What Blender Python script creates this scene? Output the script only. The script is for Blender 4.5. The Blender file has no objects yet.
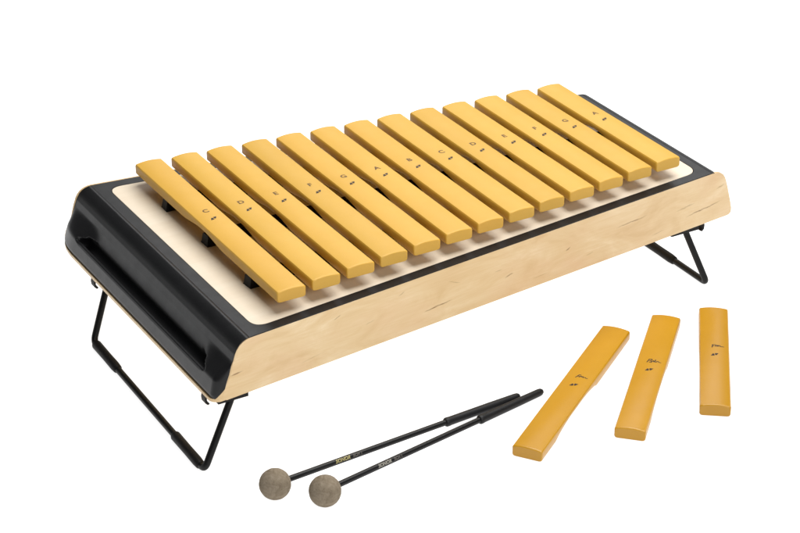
import bpy, bmesh, math, random
from mathutils import Vector, Matrix
random.seed(7)
sc = bpy.context.scene
COL = sc.collection
G = 13.5            # the case's top face lies 13.5 cm above the table
S = 0.01            # everything below is written in centimetres


def W(x, y, z):
    """case coordinates (cm, top face of the case = 0) -> world metres"""
    return Vector((x * S, y * S, (z + G) * S))


# ------------------------------------------------------------------ materials
def mat(name):
    m = bpy.data.materials.new(name)
    m.use_nodes = True
    nt = m.node_tree
    return m, nt, nt.nodes['Principled BSDF']


def N(nt, kind, **kw):
    n = nt.nodes.new(kind)
    for k, v in kw.items():
        setattr(n, k, v)
    return n


def noise(nt, vec, scale, detail=4, rough=.55, distortion=0):
    n = N(nt, 'ShaderNodeTexNoise')
    n.inputs['Scale'].default_value = scale
    n.inputs['Detail'].default_value = detail
    n.inputs['Roughness'].default_value = rough
    n.inputs['Distortion'].default_value = distortion
    nt.links.new(vec, n.inputs['Vector'])
    return n.outputs['Fac']


def ramp(nt, fac, stops):
    r = N(nt, 'ShaderNodeValToRGB')
    el = r.color_ramp.elements
    while len(el) < len(stops):
        el.new(.5)
    for e, (p, c) in zip(el, stops):
        e.position = p
        e.color = (*c, 1) if len(c) == 3 else c
    nt.links.new(fac, r.inputs['Fac'])
    return r.outputs['Color']


def mapping(nt, scale=(1, 1, 1), rot=(0, 0, 0)):
    tc = N(nt, 'ShaderNodeTexCoord')
    mp = N(nt, 'ShaderNodeMapping')
    mp.inputs['Scale'].default_value = scale
    mp.inputs['Rotation'].default_value = rot
    nt.links.new(tc.outputs['Object'], mp.inputs['Vector'])
    return mp.outputs['Vector']


def mixc(nt, fac, a, b, mode='MIX'):
    m = N(nt, 'ShaderNodeMix', data_type='RGBA', blend_type=mode)
    if isinstance(fac, (int, float)):
        m.inputs[0].default_value = fac
    else:
        nt.links.new(fac, m.inputs[0])
    for s, v in ((m.inputs[6], a), (m.inputs[7], b)):
        if isinstance(v, tuple):
            s.default_value = (*v, 1)
        else:
            nt.links.new(v, s)
    return m.outputs[2]


def math_(nt, op, a, b=None, c=None):
    m = N(nt, 'ShaderNodeMath', operation=op)
    for i, v in enumerate((a, b, c)):
        if v is None:
            continue
        if isinstance(v, (int, float)):
            m.inputs[i].default_value = v
        else:
            nt.links.new(v, m.inputs[i])
    return m.outputs[0]


def bump(nt, bsdf, h, strength, dist):
    b = N(nt, 'ShaderNodeBump')
    b.inputs['Strength'].default_value = strength
    b.inputs['Distance'].default_value = dist
    nt.links.new(h, b.inputs['Height'])
    nt.links.new(b.outputs['Normal'], bsdf.inputs['Normal'])


def yellow(name, c_lo, c_hi, rough):
    m, nt, b = mat(name)
    v = mapping(nt)
    oi = N(nt, 'ShaderNodeObjectInfo')
    add = N(nt, 'ShaderNodeVectorMath', operation='ADD')
    sv = N(nt, 'ShaderNodeCombineXYZ')
    nt.links.new(math_(nt, 'MULTIPLY', oi.outputs['Random'], 37.0), sv.inputs[0])
    nt.links.new(v, add.inputs[0])
    nt.links.new(sv.outputs[0], add.inputs[1])
    v2 = add.outputs[0]
    f = noise(nt, v2, 16, 5, .6)
    col = ramp(nt, f, [(.3, c_lo), (.7, c_hi)])
    tone = ramp(nt, oi.outputs['Random'], [(0, (.93, .92, .86)), (.5, (1, 1, 1)), (1, (1.0, .96, .9))])
    col = mixc(nt, 1.0, col, tone, 'MULTIPLY')
    spk = noise(nt, v2, 900, 2, .5)
    col = mixc(nt, math_(nt, 'MULTIPLY', spk, .16), col, tuple(x * .6 for x in c_lo))
    nt.links.new(col, b.inputs['Base Color'])
    b.inputs['Roughness'].default_value = rough
    rr = N(nt, 'ShaderNodeMapRange')
    nt.links.new(noise(nt, v2, 60, 4), rr.inputs[0])
    rr.inputs[3].default_value = rough - .07
    rr.inputs[4].default_value = rough + .08
    nt.links.new(rr.outputs[0], b.inputs['Roughness'])
    bump(nt, b, noise(nt, v2, 500, 4), .10, .0005)
    return m


M_BAR = yellow('yellow_fibreglass', (.595, .340, .040), (.63, .362, .047), .47)
M_LOOSE = yellow('yellow_fibreglass_no_glare', (.465, .226, .002), (.50, .247, .003), .33)  # same yellow bars; the missing softbox glare is put into a deeper colour


def maple():
    m, nt, b = mat('maple_veneer')
    v = mapping(nt, (1, 1, 1))
    vs = mapping(nt, (2.2, 2.2, 60.0))
    big = noise(nt, mapping(nt, (7, 7, 19), (0, math.radians(7), 0)), 2.0, 5, .6, .9)
    col = ramp(nt, big, [(.28, (.60, .405, .20)), (.46, (.67, .485, .26)), (.58, (.70, .525, .30)), (.74, (.77, .61, .385))])
    grain = noise(nt, vs, 9, 6, .65, .4)
    col = mixc(nt, math_(nt, 'MULTIPLY', ramp(nt, grain, [(.42, (0, 0, 0)), (.72, (1, 1, 1))]), .30), col, (.58, .37, .16))
    pink = noise(nt, mapping(nt, (8, 8, 14)), 1.4, 3)
    col = mixc(nt, math_(nt, 'MULTIPLY', ramp(nt, pink, [(.5, (0, 0, 0)), (.8, (1, 1, 1))]), .35), col, (.70, .44, .27))
    # short brown mineral streaks of the veneer: position along the panel, height, length, width, strength
    sep = N(nt, 'ShaderNodeSeparateXYZ')
    wob = noise(nt, v, 90, 3)
    nt.links.new(v, sep.inputs[0])
    X = sep.outputs[0]
    Z = math_(nt, 'ADD', sep.outputs[2], math_(nt, 'MULTIPLY', math_(nt, 'SUBTRACT', wob, .5), .0035))
    streaks = [(-6.71, -3.5, -5.32, -3.43, .10, .75), (5.57, -1.37, 6.43, -1.08, .08, .45), (16.99, -4.27, 20.39, -4.0, .10, .85),
               (20.1, -1.74, 21.56, -2.3, .07, .35), (27.6, -3.7, 28.7, -3.45, .10, .7), (13.6, -1.3, 14.4, -1.0, .09, .35),
               (36.0, -3.1, 36.7, -2.7, .10, .6), (43.4, -2.5, 47.7, -2.3, .085, .6), (54.0, -4.3, 58.9, -3.8, .10, .75),
               (52.3, -3.2, 55.0, -2.95, .12, .3), (58.3, -2.1, 59.5, -1.8, .10, .4), (26.2, -2.6, 27.2, -2.5, .07, .3),
               (1.5, -4.9, 4.2, -4.7, .07, .2), (9.4, -3.2, 10.6, -3.0, .07, .25), (31.5, -5.0, 33.5, -4.9, .06, .25),
               (39.0, -4.6, 40.0, -4.4, .07, .3), (48.6, -5.1, 50.6, -4.95, .07, .3)]
    tot = None
    for x0, z0, x1, z1, w, st in streaks:
        cx, cz = (x0 + x1) / 2 * S, ((z0 + z1) / 2 + G) * S
        L = math.hypot(x1 - x0, z1 - z0) / 2 * S * 1.15
        a = math.atan2(z1 - z0, x1 - x0)
        dx = math_(nt, 'SUBTRACT', X, cx)
        dz = math_(nt, 'SUBTRACT', Z, cz)
        u = math_(nt, 'ADD', math_(nt, 'MULTIPLY', dx, math.cos(a) / L), math_(nt, 'MULTIPLY', dz, math.sin(a) / L))
        t = math_(nt, 'ADD', math_(nt, 'MULTIPLY', dx, -math.sin(a) / (w * S)), math_(nt, 'MULTIPLY', dz, math.cos(a) / (w * S)))
        r2 = math_(nt, 'ADD', math_(nt, 'POWER', math_(nt, 'ABSOLUTE', u), 2.0), math_(nt, 'POWER', math_(nt, 'ABSOLUTE', t), 2.0))
        val = math_(nt, 'MULTIPLY', math_(nt, 'MAXIMUM', math_(nt, 'SUBTRACT', 1.0, r2), 0.0), st)
        tot = val if tot is None else math_(nt, 'MAXIMUM', tot, val)
    brk = ramp(nt, noise(nt, mapping(nt, (60, 60, 300)), 3, 3), [(.3, (.45, .45, .45)), (.6, (1, 1, 1))])
    col = mixc(nt, math_(nt, 'MULTIPLY', math_(nt, 'MINIMUM', math_(nt, 'MULTIPLY', tot, 1.5), 1.0), brk), col, (.22, .115, .035))
    nt.links.new(col, b.inputs['Base Color'])
    b.inputs['Roughness'].default_value = .40
    bump(nt, b, grain, .05, .0006)
    return m


M_MAPLE = maple()


def birch():
    m, nt, b = mat('pale_birch_plywood')
    big = noise(nt, mapping(nt, (2.0, 14, 2)), 2.2, 4, .55, .5)
    col = ramp(nt, big, [(.3, (.66, .56, .425)), (.7, (.71, .62, .49))])
    g = noise(nt, mapping(nt, (4, 90, 4)), 5, 5, .6)
    col = mixc(nt, math_(nt, 'MULTIPLY', ramp(nt, g, [(.45, (0, 0, 0)), (.75, (1, 1, 1))]), .22), col, (.60, .47, .33))
    nt.links.new(col, b.inputs['Base Color'])
    b.inputs['Roughness'].default_value = .45
    bump(nt, b, g, .04, .0005)
    return m


M_BIRCH = birch()


def black(name, c, rough, bscale, bstr, spec=.5):
    m, nt, b = mat(name)
    v = mapping(nt)
    f = noise(nt, v, 40, 4)
    nt.links.new(ramp(nt, f, [(.3, tuple(x * .85 for x in c)), (.7, tuple(x * 1.15 for x in c))]), b.inputs['Base Color'])
    rr = N(nt, 'ShaderNodeMapRange')
    nt.links.new(noise(nt, v, 90, 4), rr.inputs[0])
    rr.inputs[3].default_value = rough - .06
    rr.inputs[4].default_value = rough + .08
    nt.links.new(rr.outputs[0], b.inputs['Roughness'])
    b.inputs['Specular IOR Level'].default_value = spec
    bump(nt, b, noise(nt, v, bscale, 3), bstr, .0004)
    return m


M_COVER = black('black_moulded_plastic', (.0072, .0073, .0079), .37, 900, .12, .30)
M_WIRE = black('black_painted_steel', (.004, .004, .004), .42, 500, .05, .22)
M_RUBBER = black('black_rubber', (.005, .0045, .0045), .55, 800, .1, .22)
M_SHAFT = black('black_fibre_rod', (.005, .005, .005), .38, 600, .05, .28)
M_GRIP = black('black_rubber_grip', (.006, .006, .0065), .5, 700, .1, .28)


def felt():
    m, nt, b = mat('grey_brown_rubber_felt')
    v = mapping(nt)
    f = noise(nt, v, 130, 6, .7, 1.2)
    col = ramp(nt, f, [(.25, (.135, .105, .07)), (.45, (.205, .165, .116)), (.6, (.245, .20, .145)), (.8, (.34, .295, .22))])
    sp = noise(nt, v, 420, 3, .6)
    col = mixc(nt, ramp(nt, sp, [(.62, (0, 0, 0)), (.72, (.5, .5, .5))]), col, (.13, .085, .06))
    nt.links.new(col, b.inputs['Base Color'])
    b.inputs['Roughness'].default_value = .95
    b.inputs['Specular IOR Level'].default_value = .12
    h = mixc(nt, .5, noise(nt, v, 150, 6, .7, 1.0), noise(nt, v, 600, 4, .7))
    bump(nt, b, h, .8, .0013)
    return m


M_FELT = felt()


def flat(name, c, rough=.6):
    m, nt, b = mat(name)
    v = mapping(nt)
    nt.links.new(ramp(nt, noise(nt, v, 500, 3), [(.3, tuple(x * .8 for x in c)), (.7, tuple(min(1, x * 1.2) for x in c))]), b.inputs['Base Color'])
    b.inputs['Roughness'].default_value = rough
    return m


M_INK = flat('black_print', (.018, .007, .004))
M_INKB = flat('faded_brown_print', (.12, .06, .012))
M_INKY = flat('pale_gold_print', (.33, .28, .11))
M_INKW = flat('pale_grey_print', (.24, .225, .19))
M_INKG = flat('dim_grey_print', (.08, .07, .06))


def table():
    # white ground, glow added so it stays white where shadows fall
    m, nt, b = mat('white_ground_added_glow')
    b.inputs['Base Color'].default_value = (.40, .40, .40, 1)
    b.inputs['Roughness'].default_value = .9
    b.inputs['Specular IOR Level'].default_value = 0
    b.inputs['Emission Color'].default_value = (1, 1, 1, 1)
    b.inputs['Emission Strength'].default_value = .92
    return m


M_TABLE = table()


# ------------------------------------------------------------------ helpers
def tag(o, label, cat=None, group=None, kind=None):
    o['label'] = label
    if cat:
        o['category'] = cat
    if group:
        o['group'] = group
    if kind:
        o['kind'] = kind
    return o


def empty(name, loc, label, cat, group=None):
    o = bpy.data.objects.new(name, None)
    o.empty_display_size = .02
    COL.objects.link(o)
    o.location = loc
    return tag(o, label, cat, group)


def link(name, bm, m, parent=None, origin=None, sharp=35, smooth=True):
    """bmesh in world metres -> one mesh object; `origin` is the world point its thing stands at"""
    if origin is not None:
        bmesh.ops.translate(bm, verts=bm.verts, vec=-Vector(origin))
    bmesh.ops.recalc_face_normals(bm, faces=bm.faces)
    me = bpy.data.meshes.new(name)
    bm.to_mesh(me)
    bm.free()
    if smooth:
        me.shade_smooth()
        if sharp:
            me.set_sharp_from_angle(angle=math.radians(sharp))
    me.materials.append(m)
    o = bpy.data.objects.new(name, me)
    COL.objects.link(o)
    if parent:
        o.parent = parent
        if origin is not None and parent.parent:
            pass
    return o


def lerp(a, b, t):
    return a + (b - a) * t


def sstep(a, b, x):
    t = max(0., min(1., (x - a) / (b - a)))
    return t * t * (3 - 2 * t)


def fillet(pts, rad, n=8):
    out = [pts[0]]
    for i in range(1, len(pts) - 1):
        p, a, b = pts[i], (pts[i - 1] - pts[i]), (pts[i + 1] - pts[i])
        r = min(rad, a.length * .45, b.length * .45)
        a.normalize()
        b.normalize()
        for k in range(n + 1):
            t = k / n
            out.append((p + a * r) * (1 - t) ** 2 + p * 2 * t * (1 - t) + (p + b * r) * t ** 2)
    out.append(pts[-1])
    return out


def tube(bm, pts, radii, seg=16):
    """swept round tube with flat closed ends"""
    n = len(pts)
    if isinstance(radii, (int, float)):
        radii = [radii] * n
    rings = []
    up = None
    for i in range(n):
        d = (pts[min(i + 1, n - 1)] - pts[max(i - 1, 0)]).normalized()
        if up is None:
            up = Vector((0, 0, 1)) if abs(d.z) < .9 else Vector((1, 0, 0))
        s = d.cross(up).normalized()
        up = s.cross(d).normalized()
        rings.append([bm.verts.new(pts[i] + (s * math.cos(2 * math.pi * k / seg) + up * math.sin(2 * math.pi * k / seg)) * radii[i]) for k in range(seg)])
    for a, b in zip(rings, rings[1:]):
        for k in range(seg):
            bm.faces.new((a[k], a[(k + 1) % seg], b[(k + 1) % seg], b[k]))
    bm.faces.new(rings[0])
    bm.faces.new(rings[-1][::-1])


def prism(bm, poly, f):
    """closed prism: poly = list of keys, f(key, side) -> point for side 0 / 1"""
    a = [bm.verts.new(f(p, 0)) for p in poly]
    b = [bm.verts.new(f(p, 1)) for p in poly]
    n = len(poly)
    for i in range(n):
        bm.faces.new((a[i], a[(i + 1) % n], b[(i + 1) % n], b[i]))
    bm.faces.new(a[::-1])
    bm.faces.new(b)


def bevel(bm, w, seg=2, ang=30):
    es = [e for e in bm.edges if len(e.link_faces) == 2 and e.calc_face_angle(0) > math.radians(ang)]
    bmesh.ops.bevel(bm, geom=es, offset=w, segments=seg, affect='EDGES', profile=.6)


# ------------------------------------------------------------------ the table
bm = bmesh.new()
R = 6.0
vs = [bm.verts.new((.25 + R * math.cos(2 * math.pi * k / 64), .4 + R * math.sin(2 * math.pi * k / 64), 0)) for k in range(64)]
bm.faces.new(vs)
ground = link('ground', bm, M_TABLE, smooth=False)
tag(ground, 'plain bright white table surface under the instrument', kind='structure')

# ------------------------------------------------------------------ the case
F0, F1, B0, B1, H = 27.581, .11656, 66.444, -.10151, 6.04


RIM = .22


def Fy(x):
    return F0 + F1 * x


def By(x):
    return B0 + B1 * x


ORG = W(26, 47, -G)
case = empty('xylophone_case', ORG, 'tapered maple case with black moulded ends standing on black wire legs', 'xylophone case')

# outline of the wooden long sides, seen from the front
PROFILE = [(-7.30, -6.04), (-7.62, -5.88), (-7.68, -5.55), (-7.5, -4.9), (-7.12, -4.1), (-6.78, -3.3), (-6.42, -2.1), (-6.12, -1.25),
           (-5.9, -.85), (-5.55, -.45), (-5.15, -.2), (-4.75, -.06), (-4.36, 0),
           (57.75, 0), (58.25, -.05), (58.8, -.24), (59.25, -.58), (59.56, -1.05), (59.75, -1.5), (60.1, -2.5), (60.4, -3.5), (60.7, -4.5), (60.88, -5.2), (60.9, -5.5),
           (60.82, -5.82), (60.6, -5.98), (60.3, -6.04)]


def side_panel(name, yfun, sgn, grow=0.0):
    bm = bmesh.new()
    cx, cz = 27., -3.
    poly = [(x - grow * 5, z - grow * .4) if x > cx else (x - grow, z + (grow if z > -3 else 0)) for x, z in PROFILE]
    prism(bm, poly, lambda p, s: W(p[0], yfun(p[0]) + (0 if s == 0 else sgn * (.30 if sgn > 0 else RIM - .01)), p[1]))
    bevel(bm, .0006, 2, 50)
    return link(name, bm, M_MAPLE, case, ORG, 40)


front_panel = side_panel('side_panel', Fy, 1)
back_panel = side_panel('side_panel', By, -1, .14)
for o, t in ((front_panel, 'maple long side facing the viewer with brown streaks'), (back_panel, 'maple long side behind the bars')):
    o['label'] = t
front_panel.data.transform(Matrix.Translation(ORG))
front_panel.location = -ORG   # keeps the veneer coordinates in world metres
back_panel.data.transform(Matrix.Translation(ORG))
back_panel.location = -ORG

# base slope of the end wall and its lip
ZS = [0, -.45, -.85, -1.25, -2.1, -3.3, -4.1, -4.9, -5.6, -6.2]
XS = [4.4, 5.55, 5.9, 6.12, 6.42, 6.78, 7.12, 7.4, 7.6, 7.7]


def base(z):
    for i in range(len(ZS) - 1):
        if z >= ZS[i + 1]:
            return lerp(XS[i], XS[i + 1], (ZS[i] - z) / (ZS[i] - ZS[i + 1]))
    return XS[-1]


LIP = 8.75
YF, YB = Fy(-7), By(-7) - RIM


def lip_x(y, flip=False):
    """how far out the lower lip stands, rounded at both corners in plan"""
    if flip:
        return base(-5.0) + .15
    tf = max(0., 1 - (y - YF) / .95)
    tb = max(0., 1 - (YB - y) / 4.6)
    return LIP - 1.15 * (1 - math.sqrt(max(0, 1 - tf * tf))) - 1.3 * (1 - math.sqrt(max(0, 1 - tb * tb)))


ZL = -3.58          # top of the lip
Y0, Y1 = 29.6, 62.2   # hand slot

ROWS_FACE = [-.85 - k * .06 for k in range(41)]                       # down the sloping face
ZT = -3.84          # top edge of the lip
TROUGH = [(6.95, -3.50), (6.97, -3.75), (7.02, -4.05), (7.12, -4.35), (7.32, -4.62), (7.56, -4.72), (7.8, -4.66), (7.95, -4.45), (8.03, -4.2),
          (8.04, ZT - .12), (8.06, ZT - .04), (8.10, ZT - .006), (8.18, ZT), (8.31, ZT), (8.36, ZT - .02), (8.405, ZT - .08), (8.425, ZT - .15)]
ROWS_LIP = [-4.06 - k * .0728 for k in range(25)]                     # down the outside of the lip


def outer_x(z):
    """outside of the lip, leaning in towards its top edge"""
    x = LIP - .22 * (z + 5.3) if z > -5.3 else LIP
    if z < -5.3:
        t = (-5.3 - z) / .5
        x -= .12 * t * t
    return x


def end_section(y, flip):
    """outline of the end wall at y, top to bottom: distance from the middle line and height"""
    lf = 0 if flip else max(0., (lip_x(y) - (LIP - 1.15)) / 1.15)

    def closed(z):
        b = base(z) + (.0 if flip else .12)
        if z < -5.3:
            b -= .06 * ((-5.3 - z) / .5) ** 2
        return b + max(0, outer_x(z) - b) * lf * sstep(-1.9, -3.9, z)
    dy = min(y - Y0, Y1 - y)
    if flip:
        dy = -1
    mf = sstep(0, 3.5, dy)
    out = []
    for k, z in enumerate(ROWS_FACE):
        q = k / len(ROWS_FACE)
        out.append((lerp(closed(z), base(z) + .12, max(mf, sstep(.9, 1.5, dy) * sstep(.8, 1, q))), z))
    nt = len(TROUGH)
    for k, (tx, tz) in enumerate(TROUGH):
        v = 2 * (k + .5) / nt - 1                 # across the slot; its ends are half round
        m = sstep(0, .40, dy - .9 * (1 - math.sqrt(1 - v * v)))
        z = lerp(ROWS_FACE[-1], ROWS_LIP[0], (k + 1) / (nt + 1))
        out.append((lerp(closed(z), tx, m), lerp(z, tz, m)))
    for z in ROWS_LIP:
        out.append((lerp(closed(z), outer_x(z), sstep(0, .8, dy)), z))
    return out


def end_skin(name, flip, m, inset, corner, thick):
    """moulded skin of an end: rows run along the end, columns down its outline"""
    ts = [(4.36, .12), (4.75, .06), (5.15, -.08), (5.5, -.28), (5.8, -.58)] if corner else []
    bm = bmesh.new()
    ny = 240
    V = []
    for j in range(ny + 1):
        t = .5 - .5 * math.cos(math.pi * j / ny)
        row = []
        for (x, z) in ts:
            X = -(x + .06)
            row.append((X, t, z))
        sec0 = end_section(lerp(YF, YB, t), flip)
        for k, (_, z) in enumerate(sec0):
            yo = 0
            if corner and z < -4.75:
                q = min(1, (-4.75 - z) / 1.05)
                yo = 1 - math.sqrt(max(0, 1 - q * q))
            tt = lerp(yo * .6 / (YB - YF), 1 - yo * 1.6 / (YB - YF), t)
            x, z = end_section(lerp(YF, YB, tt), flip)[k] if yo else sec0[k]
            row.append((-(x - inset), tt, z))
        r = []
        for X, tt, z in row:
            if flip:
                X = 57.30 + (-X - 4.36) * .88
            r.append(bm.verts.new(W(X, lerp(Fy(X), By(X) - RIM, tt), z)))
        V.append(r)
    for a, b in zip(V, V[1:]):
        for k in range(len(a) - 1):
            bm.faces.new((a[k], a[k + 1], b[k + 1], b[k]))
    if not corner and not flip:      # the wooden end is cut away behind the hand slot
        cut = [fc for fc in bm.faces if Y0 - .3 < fc.calc_center_median().y / S < Y1 + .3 and fc.calc_center_median().z / S - G > -4.85]
        bmesh.ops.delete(bm, geom=cut, context='FACES')
    bmesh.ops.recalc_face_normals(bm, faces=bm.faces)
    outward = Vector((1 if flip else -1, 0, .4))
    if sum(fc.normal.dot(outward) for fc in bm.faces) < 0:
        bmesh.ops.reverse_faces(bm, faces=bm.faces)
    bmesh.ops.translate(bm, verts=bm.verts, vec=-ORG)
    me = bpy.data.meshes.new(name)
    bm.to_mesh(me)
    bm.free()
    me.shade_smooth()
    me.materials.append(m)
    o = bpy.data.objects.new(name, me)
    COL.objects.link(o)
    o.parent = case
    md = o.modifiers.new('thickness', 'SOLIDIFY')
    md.thickness = thick
    md.offset = -1
    return o


end_skin('end_board', False, M_MAPLE, .09, False, .0020)
end_skin('end_board', True, M_MAPLE, .09, False, .0020)
tag(end_skin('end_cover', False, M_COVER, 0, True, .0005), 'black moulded end with a long hand slot above its lip')
end_skin('end_cover', True, M_COVER, 0, True, .0005)


# flat black frame round the sound board
def rrect(pts, rad, n=8):
    out = []
    m = len(pts)
    for i in range(m):
        p = Vector(pts[i])
        a = (Vector(pts[i - 1]) - p).normalized()
        b = (Vector(pts[(i + 1) % m]) - p).normalized()
        for k in range(n + 1):
            t = k / n
            out.append((p + a * rad) * (1 - t) ** 2 + p * 2 * t * (1 - t) + (p + b * rad) * t ** 2)
    return out


XL, XR = -3.15, 56.35
inner_pts = [(XL, Fy(XL) + 1.22), (XR, Fy(XR) + 1.22), (XR, By(XR) - 1.6), (XL, By(XL) - 1.6)]
inner = rrect(inner_pts, 1.7)
outer_c = [(-4.42, Fy(-4.42)), (57.35, Fy(57.35)), (57.35, By(57.35) - RIM), (-4.42, By(-4.42) - RIM)]


def outer_match(inner):
    """points on the outer rectangle, one for each inner point"""
    c = [Vector(p) for p in outer_c]
    n = 9
    out = []
    for i in range(4):
        p = c[i]
        a = (c[i - 1] - p)
        b = (c[(i + 1) % 4] - p)
        for k in range(n):
            t = k / (n - 1)
            if t < .5:
                out.append(p + a.normalized() * (1.7 + 1.4) * (1 - 2 * t))
            else:
                out.append(p + b.normalized() * (1.7 + 1.4) * (2 * t - 1))
    return out


outer = outer_match(inner)
bm = bmesh.new()
levels = []
for z in (.12, 0.005):
    levels.append(([bm.verts.new(W(p.x, p.y, z)) for p in outer], [bm.verts.new(W(p.x, p.y, z - (0 if z > .1 else .3))) for p in inner]))
n = len(inner)
for i in range(n):
    j = (i + 1) % n
    (oa, ia), (ob, ib) = levels
    bm.faces.new((oa[i], oa[j], ia[j], ia[i]))
    bm.faces.new((ob[j], ob[i], ib[i], ib[j]))
    bm.faces.new((oa[j], oa[i], ob[i], ob[j]))
    bm.faces.new((ia[i], ia[j], ib[j], ib[i]))
link('top_frame', bm, M_COVER, case, ORG, 30)

# pale sound board inside the frame
bm = bmesh.new()
ic = Vector((sum(p.x for p in inner) / n, sum(p.y for p in inner) / n))
brd = rrect([(XL + .07, Fy(XL) + 1.29), (XR - .07, Fy(XR) + 1.29), (XR - .07, By(XR) - 1.67), (XL + .07, By(XL) - 1.67)], 1.68)
prism(bm, brd, lambda p, s: W(p.x, p.y, -.5 if s == 0 else .10))
bevel(bm, .0004, 2, 50)
link('sound_board', bm, M_BIRCH, case, ORG, 35)

# bottom board, following the rounded lip
bm = bmesh.new()
pl = []
ys = [lerp(YF + .02, YB - .02, .5 - .5 * math.cos(math.pi * k / 60)) for k in range(61)]
left = [(-(lip_x(y) + .10), y) for y in ys]
right = [(57.30 + (lip_x(y, True) + .10 - 4.36) * .88, lerp(Fy(61), By(61), (y - YF) / (YB - YF))) for y in ys]
poly = left + right[::-1]
# keep the board between the two long sides
poly = [(x, max(Fy(x) + .03, min(By(x) - .03, y))) for x, y in poly]
prism(bm, poly, lambda p, s: W(p[0], p[1], -6.07 if s == 0 else -5.74))
bevel(bm, .0005, 2, 50)
link('bottom_board', bm, M_MAPLE, case, ORG, 35)


# rubber rails under the bars
def rail(x0, y0, x1, y1, wb, wt, h):
    bm = bmesh.new()
    d = Vector((x1 - x0, y1 - y0)).normalized()
    nrm = Vector((-d.y, d.x))
    sec = [(-wb, .10), (-wb * .82, .22), (-wt, h - .15), (-wt * .8, h), (wt * .8, h), (wt, h - .15), (wb * .82, .22), (wb, .10)]

    def f(p, s):
        o = .25 * (1 - (p[1] - .1) / h)
        b = Vector((x0, y0)) - d * o if s == 0 else Vector((x1, y1)) + d * o
        q = b + nrm * p[0]
        return W(q.x, q.y, p[1])
    prism(bm, sec, f)
    bevel(bm, .0005, 2, 30)
    link('support_rail', bm, M_RUBBER, case, ORG, 40)


rail(.25, 36.6, 53.2, 41.3, .78, .60, 1.30)
rail(.30, 57.0, 53.2, 54.4, .78, .60, 1.30)
rail(.50, 47.2, 53.2, 47.7, .85, .65, 1.25)

# wire legs
RW, RS = .37, .54


def leg(top_f, cor_f, cor_b, top_b, up_f, up_b, sleeves):
    bm = bmesh.new()
    pts = [W(*p) for p in (up_f, top_f, cor_f, cor_b, top_b, up_b)]
    tube(bm, fillet(pts, .008, 8), RW * S, 16)
    o = link('folding_leg', bm, M_WIRE, case, ORG, 40)
    a, b = Vector(cor_f), Vector(cor_b)
    d = (b - a).normalized()
    L = (b - a).length
    for s0, s1 in sleeves:
        prof = [(0, .40), (.03, RS - .05), (.15, RS), (.5, RS - .02), (.97, RS), (.995, RS - .05), (1, .40)]
        ps, rs = [], []
        for t, r in prof:
            q = a + d * lerp(s0, s1, t) * 1.0
            ps.append(W(*q))
            rs.append(r * S)
        bm = bmesh.new()
        tube(bm, ps, rs, 20)
        sl = link('foot_sleeve', bm, M_RUBBER, o, ORG, 35)
    return o


def bracket(x0, x1, y, d):
    bm = bmesh.new()
    prism(bm, [(x0, y - d), (x1, y - d), (x1, y + d), (x0, y + d)], lambda p, s: W(p[0], p[1], -6.62 if s == 0 else -6.07))
    bevel(bm, .0012, 3, 30)
    xm = (x0 + x1) / 2
    for dx in (-1.05, 1.05):
        tube(bm, [W(xm + dx, y, -6.60), W(xm + dx, y, -6.74), W(xm + dx, y, -6.80)], [.0026, .0026, .0014], 12)
    link('leg_bracket', bm, M_RUBBER, case, ORG, 40)


def clip(x, y, sg):
    """small spring hook that holds the folded leg"""
    bm = bmesh.new()
    sec = [(0, -6.05), (-.10, -6.5), (-.05, -6.95), (.20, -7.2), (.42, -7.12), (.30, -6.92), (.16, -6.85), (.12, -6.5), (.28, -6.05)]
    prism(bm, [(x + sg * a, z) for a, z in sec], lambda p, s: W(p[0], y - .45 + .9 * s, p[1]))
    bevel(bm, .0004, 2, 40)
    link('leg_clip', bm, M_RUBBER, case, ORG, 40)


leg((-6.4, 27.8, -6.8), (-10.25, 26.3, -G + RS), (-9.75, 55.6, -G + RS), (-6.9, 57.2, -6.8), (-6.15, 27.75, -6.1), (-6.6, 57.3, -6.1), [(.9, 7.3), (22.3, 28.6)])
leg((54.5, 34.6, -6.8), (56.5, 32.7, -G + RS), (56.75, 57.0, -G + RS), (54.3, 58.4, -6.8), (54.4, 34.65, -6.1), (54.2, 58.4, -6.1), [(6.2, 12.2), (16.5, 22.3)])
bracket(-8.0, -4.7, 28.0, .75)
bracket(-8.0, -4.7, 57.3, .75)
bracket(52.2, 56.0, 34.9, .70)
bracket(52.2, 56.0, 58.0, .75)
clip(-8.75, 29.0, 1)
clip(-8.75, 57.0, 1)
clip(57.0, 35.0, -1)
clip(57.0, 57.5, -1)

# ------------------------------------------------------------------ bars
BW, BH, CROWN = 3.22, 1.22, .17


def bar_section(arch):
    w = BW / 2
    zb = arch                       # underside height
    pts = []
    for k in range(13):             # crown, left to right
        u = -1 + 2 * k / 12
        pts.append(((w - .10) * u, BH + CROWN * (1 - u * u)))
    pts[0] = (-w + .10, BH - .0)
    side = [(w - .035, BH - .05), (w, BH - .16), (w, zb + .26), (w - .05, zb + .13), (w - .15, zb + .04), (w - .32, zb + .0), (0, zb - .0)]
    side = [(x, min(z, BH - .1 - i * .01)) for i, (x, z) in enumerate(side)]
    return pts + side + [(-x, z) for x, z in side[:-1]][::-1]


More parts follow.
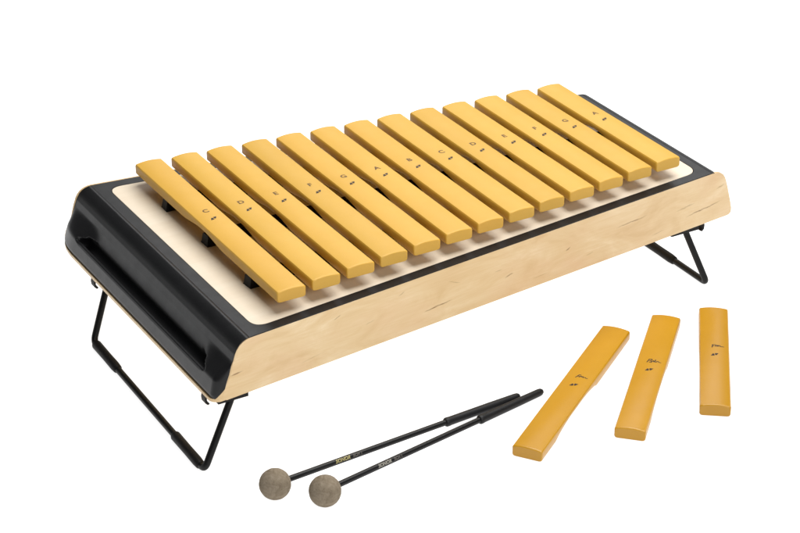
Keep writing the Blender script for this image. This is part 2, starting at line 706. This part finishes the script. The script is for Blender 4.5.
def bar_mesh(L, loose, a0, a1, depth):
    bm = bmesh.new()
    st = [0, .02, .06, .12]
    n = 56
    ys = [-L / 2 + s for s in st] + [-L / 2 + .3 + (L - .6) * k / n for k in range(n + 1)] + [L / 2 - s for s in st[::-1]]
    rings = []
    for i, y in enumerate(ys):
        t = (y + L / 2) / L
        s = 1.0
        e = min(y + L / 2, L / 2 - y)
        inset = .09 * (1 - min(1, e / .12)) ** 2
        ar = 0
        if a0 < t < a1:
            q = (t - a0) / (a1 - a0)
            ar = depth * min(1, (math.sin(math.pi * q)) ** (.55 if loose else 1.5) * 1.08)
        ring = []
        for x, z in bar_section(ar):
            zz = z
            xx = x * (1 - inset / (BW / 2))
            zc = BH / 2
            zz = zc + (zz - zc) * (1 - inset / (BH / 2) * .8)
            ring.append(bm.verts.new((xx * S, y * S, zz * S)))
        rings.append(ring)
    m = len(rings[0])
    for a, b in zip(rings, rings[1:]):
        for k in range(m):
            bm.faces.new((a[k], a[(k + 1) % m], b[(k + 1) % m], b[k]))
    bm.faces.new(rings[0])
    bm.faces.new(rings[-1])
    return bm


def top_z(x):
    u = x / (BW / 2 - .1)
    return BH + CROWN * (1 - u * u)


def decal(name, polys, m, parent, zoff=.008, t=.006):
    """thin printed marks lying on the crown of a bar (local cm)"""
    bm = bmesh.new()
    for poly in polys:
        a = [bm.verts.new((x * S, y * S, (top_z(x) + zoff) * S)) for x, y in poly]
        try:
            bm.faces.new(a)
        except ValueError:
            pass
    for f in bm.faces:
        f.normal_update()
        if f.normal.z < 0:
            f.normal_flip()
    me = bpy.data.meshes.new(name)
    bm.to_mesh(me)
    bm.free()
    me.materials.append(m)
    o = bpy.data.objects.new(name, me)
    COL.objects.link(o)
    o.parent = parent
    return o


def emblem_polys(y=0, s=1.0, flip=False):
    a = [(-.36, -.26), (.00, -.22), (-.03, .10), (-.17, .16)]
    b = [(.02, .24), (.06, -.12), (.18, -.12), (.38, .26)]
    return [[(px * s, y + py * s) for px, py in q] for q in (a, b)]


def text_mesh(txt, size, shear=0., weight=0.):
    cu = bpy.data.curves.new('lettering', 'FONT')
    cu.body = txt
    cu.size = size
    cu.shear = shear
    cu.align_x = 'CENTER'
    cu.align_y = 'CENTER'
    cu.offset = weight
    cu.resolution_u = 3
    o = bpy.data.objects.new('lettering', cu)
    COL.objects.link(o)
    bpy.context.view_layer.update()
    dg = bpy.context.evaluated_depsgraph_get()
    me = bpy.data.meshes.new_from_object(o.evaluated_get(dg))
    bpy.data.objects.remove(o)
    bpy.data.curves.remove(cu)
    return me


def letter(txt, y, size, m, parent, name='note_letter'):
    me = text_mesh(txt, size, 0, .035)
    me.name = name
    for v in me.vertices:
        x, yy = v.co.x, v.co.y
        v.co = Vector((x * S, (yy + y) * S, (top_z(x) + .008) * S))
    me.materials.clear()
    me.materials.append(m)
    o = bpy.data.objects.new(name, me)
    COL.objects.link(o)
    o.parent = parent
    return o


def stroke_polys(lines, w):
    out = []
    for ln in lines:
        for (x0, y0), (x1, y1) in zip(ln, ln[1:]):
            d = Vector((x1 - x0, y1 - y0))
            if d.length < 1e-6:
                continue
            d.normalize()
            nn = Vector((-d.y, d.x)) * w
            e = d * w * .5
            out.append([(x0 - e.x + nn.x, y0 - e.y + nn.y), (x0 - e.x - nn.x, y0 - e.y - nn.y), (x1 + e.x - nn.x, y1 + e.y - nn.y), (x1 + e.x + nn.x, y1 + e.y + nn.y)])
    return out


notes = ['C', 'D', 'E', 'F', 'G', 'A', 'B', 'C', 'D', 'E', 'F', 'G', 'A']
ordinal = ['first', 'second', 'third', 'fourth', 'fifth', 'sixth', 'seventh', 'eighth', 'ninth', 'tenth', 'eleventh', 'twelfth', 'thirteenth']
b0, b1, f0, f1, P = 64.351, -.38211, 29.590, .48338, 4.2
ZBAR = 2.6 - BH
for i in range(13):
    yb, yf = b0 + b1 * i, f0 + f1 * i
    L = yb - yf
    lab = 'yellow bar marked %s, %s from the left end of the row on the case' % (notes[i], ordinal[i])
    if i == 0:
        lab = 'longest yellow bar, marked C, at the left end of the row on the case'
    if i == 12:
        lab = 'shortest yellow bar of the row, marked A, at the right end of the case'
    jit = random.uniform(-.10, .10)
    bar = link('xylophone_bar', bar_mesh(L, False, .36, .64, .48), M_BAR, None, None, 32)
    bar.location = W(P * i + BW / 2, (yb + yf) / 2, ZBAR)
    bar.rotation_euler = (0, 0, math.radians(jit))
    tag(bar, lab, 'xylophone bar', 'bars laid in a row on the case')
    yl = L * .014
    decal('emblem', emblem_polys(yl, 1.18), M_INK if i != 1 else M_INK, bar)
    letter(notes[i], yl + 1.95, 1.0, M_INKB, bar)

loose = [
    ((29.77, 20.41), 26.95, 35.65 - 90, 'longest of the three loose bars, glare-free yellow, lying slanted next to the mallet handles',
     [[(-.50, -.30), (-.28, .34), (-.10, .38)], [(-.42, -.02), (-.14, .12)], [(-.14, -.12), (.0, .20), (.10, .02), (.22, .18)], [(.22, .18), (.30, -.04), (.48, .12), (.62, .0), (.80, .03)]]),
    ((38.44, 19.0), 24.46, 45.16 - 90, 'middle loose bar, glare-free yellow, lying on the table between the other two',
     [[(-.62, -.30), (-.44, .38), (-.16, .42), (-.10, .22), (-.40, .06)], [(-.36, -.24), (-.14, -.30), (-.10, -.06), (-.24, .02)], [(-.10, -.10), (.08, .16), (.12, -.08), (.24, -.02)],
      [(.28, .40), (.22, -.06), (.38, -.10), (.46, .10)], [(.46, .10), (.60, .14), (.74, -.02), (.92, .02)]]),
    ((46.40, 18.06), 21.1, 53.24 - 90, 'shortest loose bar, glare-free yellow, pointing straight away at the right edge of the picture',
     [[(-.40, -.28), (-.34, .32), (-.02, .34)], [(-.37, .03), (-.12, .10)], [(-.02, -.02), (.04, .22), (.22, .22), (.24, .0), (.02, .0)], [(.32, .0), (.34, .20), (.5, .2), (.52, .0)], [(.60, .0), (.78, .04), (.95, .02)]]),
]
for (cx, cy), L, ang, lab, strokes in loose:
    bar = link('xylophone_bar', bar_mesh(L, True, .16, .60, .66), M_LOOSE, None, None, 32)
    bar.location = W(cx, cy, -G)
    bar.rotation_euler = (0, 0, math.radians(ang))
    tag(bar, lab, 'xylophone bar', 'loose bars lying on the table')
    decal('emblem', emblem_polys(-.1, 1.15), M_INK, bar)
    decal('note_lettering', stroke_polys([[(x * .95 + .12, y * 1.0 + 1.7) for x, y in ln] for ln in strokes], .055), M_INK, bar)


# ------------------------------------------------------------------ mallets
def mallet(ball, tail, r_ball, sleeve_len, label, inkm, name_pos):
    """ball centre and tip of the grip, case cm"""
    a, b = Vector(ball), Vector(tail)
    org = W(ball[0], ball[1], -G)
    root = empty('mallet', org, label, 'mallet', 'mallets lying on the table')
    d = (b - a).normalized()
    L = (b - a).length
    # head
    bm = bmesh.new()
    bmesh.ops.create_icosphere(bm, subdivisions=5, radius=r_ball * S)
    for v in bm.verts:
        nrm = v.co.normalized()
        v.co += nrm * S * .007 * (math.sin(nrm.x * 9 + ball[0]) * math.sin(nrm.y * 11 + 1) + .6 * math.sin(nrm.z * 17 + nrm.x * 13))
    bmesh.ops.translate(bm, verts=bm.verts, vec=W(*a))
    link('mallet_head', bm, M_FELT, root, org, 0)
    # shaft
    bm = bmesh.new()
    rs = .315
    pts = [W(*(a + d * t)) for t in (r_ball * .6, r_ball + 1, L * .5, L - .5)]
    tube(bm, pts, rs * S, 18)
    sh = link('shaft', bm, M_SHAFT, root, org, 40)
    # grip with a small flange, tapering to a rounded tip
    bm = bmesh.new()
    prof = [(0, .33), (.03, .42), (.14, .485), (.40, .49), (.62, .465), (1.6, .46), (sleeve_len * .6, .445), (sleeve_len - .6, .41), (sleeve_len - .3, .38), (sleeve_len - .1, .28), (sleeve_len, .12)]
    tube(bm, [W(*(a + d * (L - sleeve_len + t))) for t, r in prof], [r * S for t, r in prof], 22)
    link('grip', bm, M_GRIP, root, org, 40)
    # gold / grey lettering wrapped on the side of the shaft that faces the viewer
    side = Vector((d.y, -d.x, 0)).normalized()
    upv = side.cross(d) * -1
    if upv.z < 0:
        upv = -upv

    def wrap(txt, size, at, m, th0, nm, shear):
        me = text_mesh(txt, size, shear, .022)
        b_ = bmesh.new()
        b_.from_mesh(me)
        bmesh.ops.triangulate(b_, faces=b_.faces)
        bmesh.ops.subdivide_edges(b_, edges=b_.edges, cuts=2)
        b_.to_mesh(me)
        b_.free()
        me.name = nm
        R = rs + .012
        for v in me.vertices:
            u, w = v.co.x, v.co.y
            th = th0 + w / R
            q = a + d * (at + u) + (side * math.cos(th) + upv * math.sin(th)) * R
            v.co = W(*q) - org
        me.materials.clear()
        me.materials.append(m)
        o = bpy.data.objects.new(nm, me)
        COL.objects.link(o)
        o.parent = sh
    wrap('SONOR', .50, name_pos, inkm, .65, 'lettering', .35)
    wrap('SCH 1', .42, name_pos + 1.8, M_INKG, .65, 'lettering', .2)


mallet((-6.1, 19.07, -G + 1.60), (24.46, 22.64, -G + .43), 1.57, 9.9, 'mallet with the grey brown ball farther left, its handle tip tucked behind the other grip', M_INKY, 7.9)
mallet((-2.48, 15.55, -G + 1.62), (27.07, 22.24, -G + .43), 1.59, 9.4, 'mallet with the ball nearest the viewer, its grip reaching farther right', M_INKW, 7.6)

# ------------------------------------------------------------------ camera
C = (-83.2271, -139.3415, 104.5182)
r = Vector((.8660653, -.4999259, -.0022146))
u = Vector((.2346749, .4026285, .8847700))
f = Vector((.4414279, .7667884, -.4660226))
cam_d = bpy.data.cameras.new('camera')
cam_d.sensor_width = 36
cam_d.lens = 2159.747 / 800 * 36
cam_d.clip_start = .05
cam_d.clip_end = 100
cam = bpy.data.objects.new('camera', cam_d)
COL.objects.link(cam)
M3 = Matrix((r, u, -f)).transposed()
cam.matrix_world = Matrix.Translation(W(*C)) @ M3.to_4x4()
sc.camera = cam


# ------------------------------------------------------------------ studio light
def area(name, loc, target, sx, sy, power, color=(1, 1, 1)):
    l = bpy.data.lights.new(name, 'AREA')
    l.shape = 'RECTANGLE'
    l.size, l.size_y = sx, sy
    l.energy = power
    l.color = color
    o = bpy.data.objects.new(name, l)
    COL.objects.link(o)
    o.location = loc
    o.rotation_euler = (Vector(target) - Vector(loc)).to_track_quat('-Z', 'Y').to_euler()
    return o


CEN = (.26, .42, .1)
area('overhead_softbox', (.62, .45, 1.80), CEN, 1.5, 1.5, 50)
area('rear_softbox', (1.6, 2.5, 1.5), CEN, 1.8, 1.0, 14)
area('front_softbox', (.2, -2.2, 1.5), CEN, 1.4, 1.0, 38)

w = bpy.data.worlds.new('World')
sc.world = w
w.use_nodes = True
bg = w.node_tree.nodes['Background']
bg.inputs['Color'].default_value = (1, 1, 1, 1)
bg.inputs['Strength'].default_value = .08

sc.view_settings.view_transform = 'Standard'
sc.view_settings.look = 'None'
sc.view_settings.exposure = 0
sc.view_settings.gamma = 1
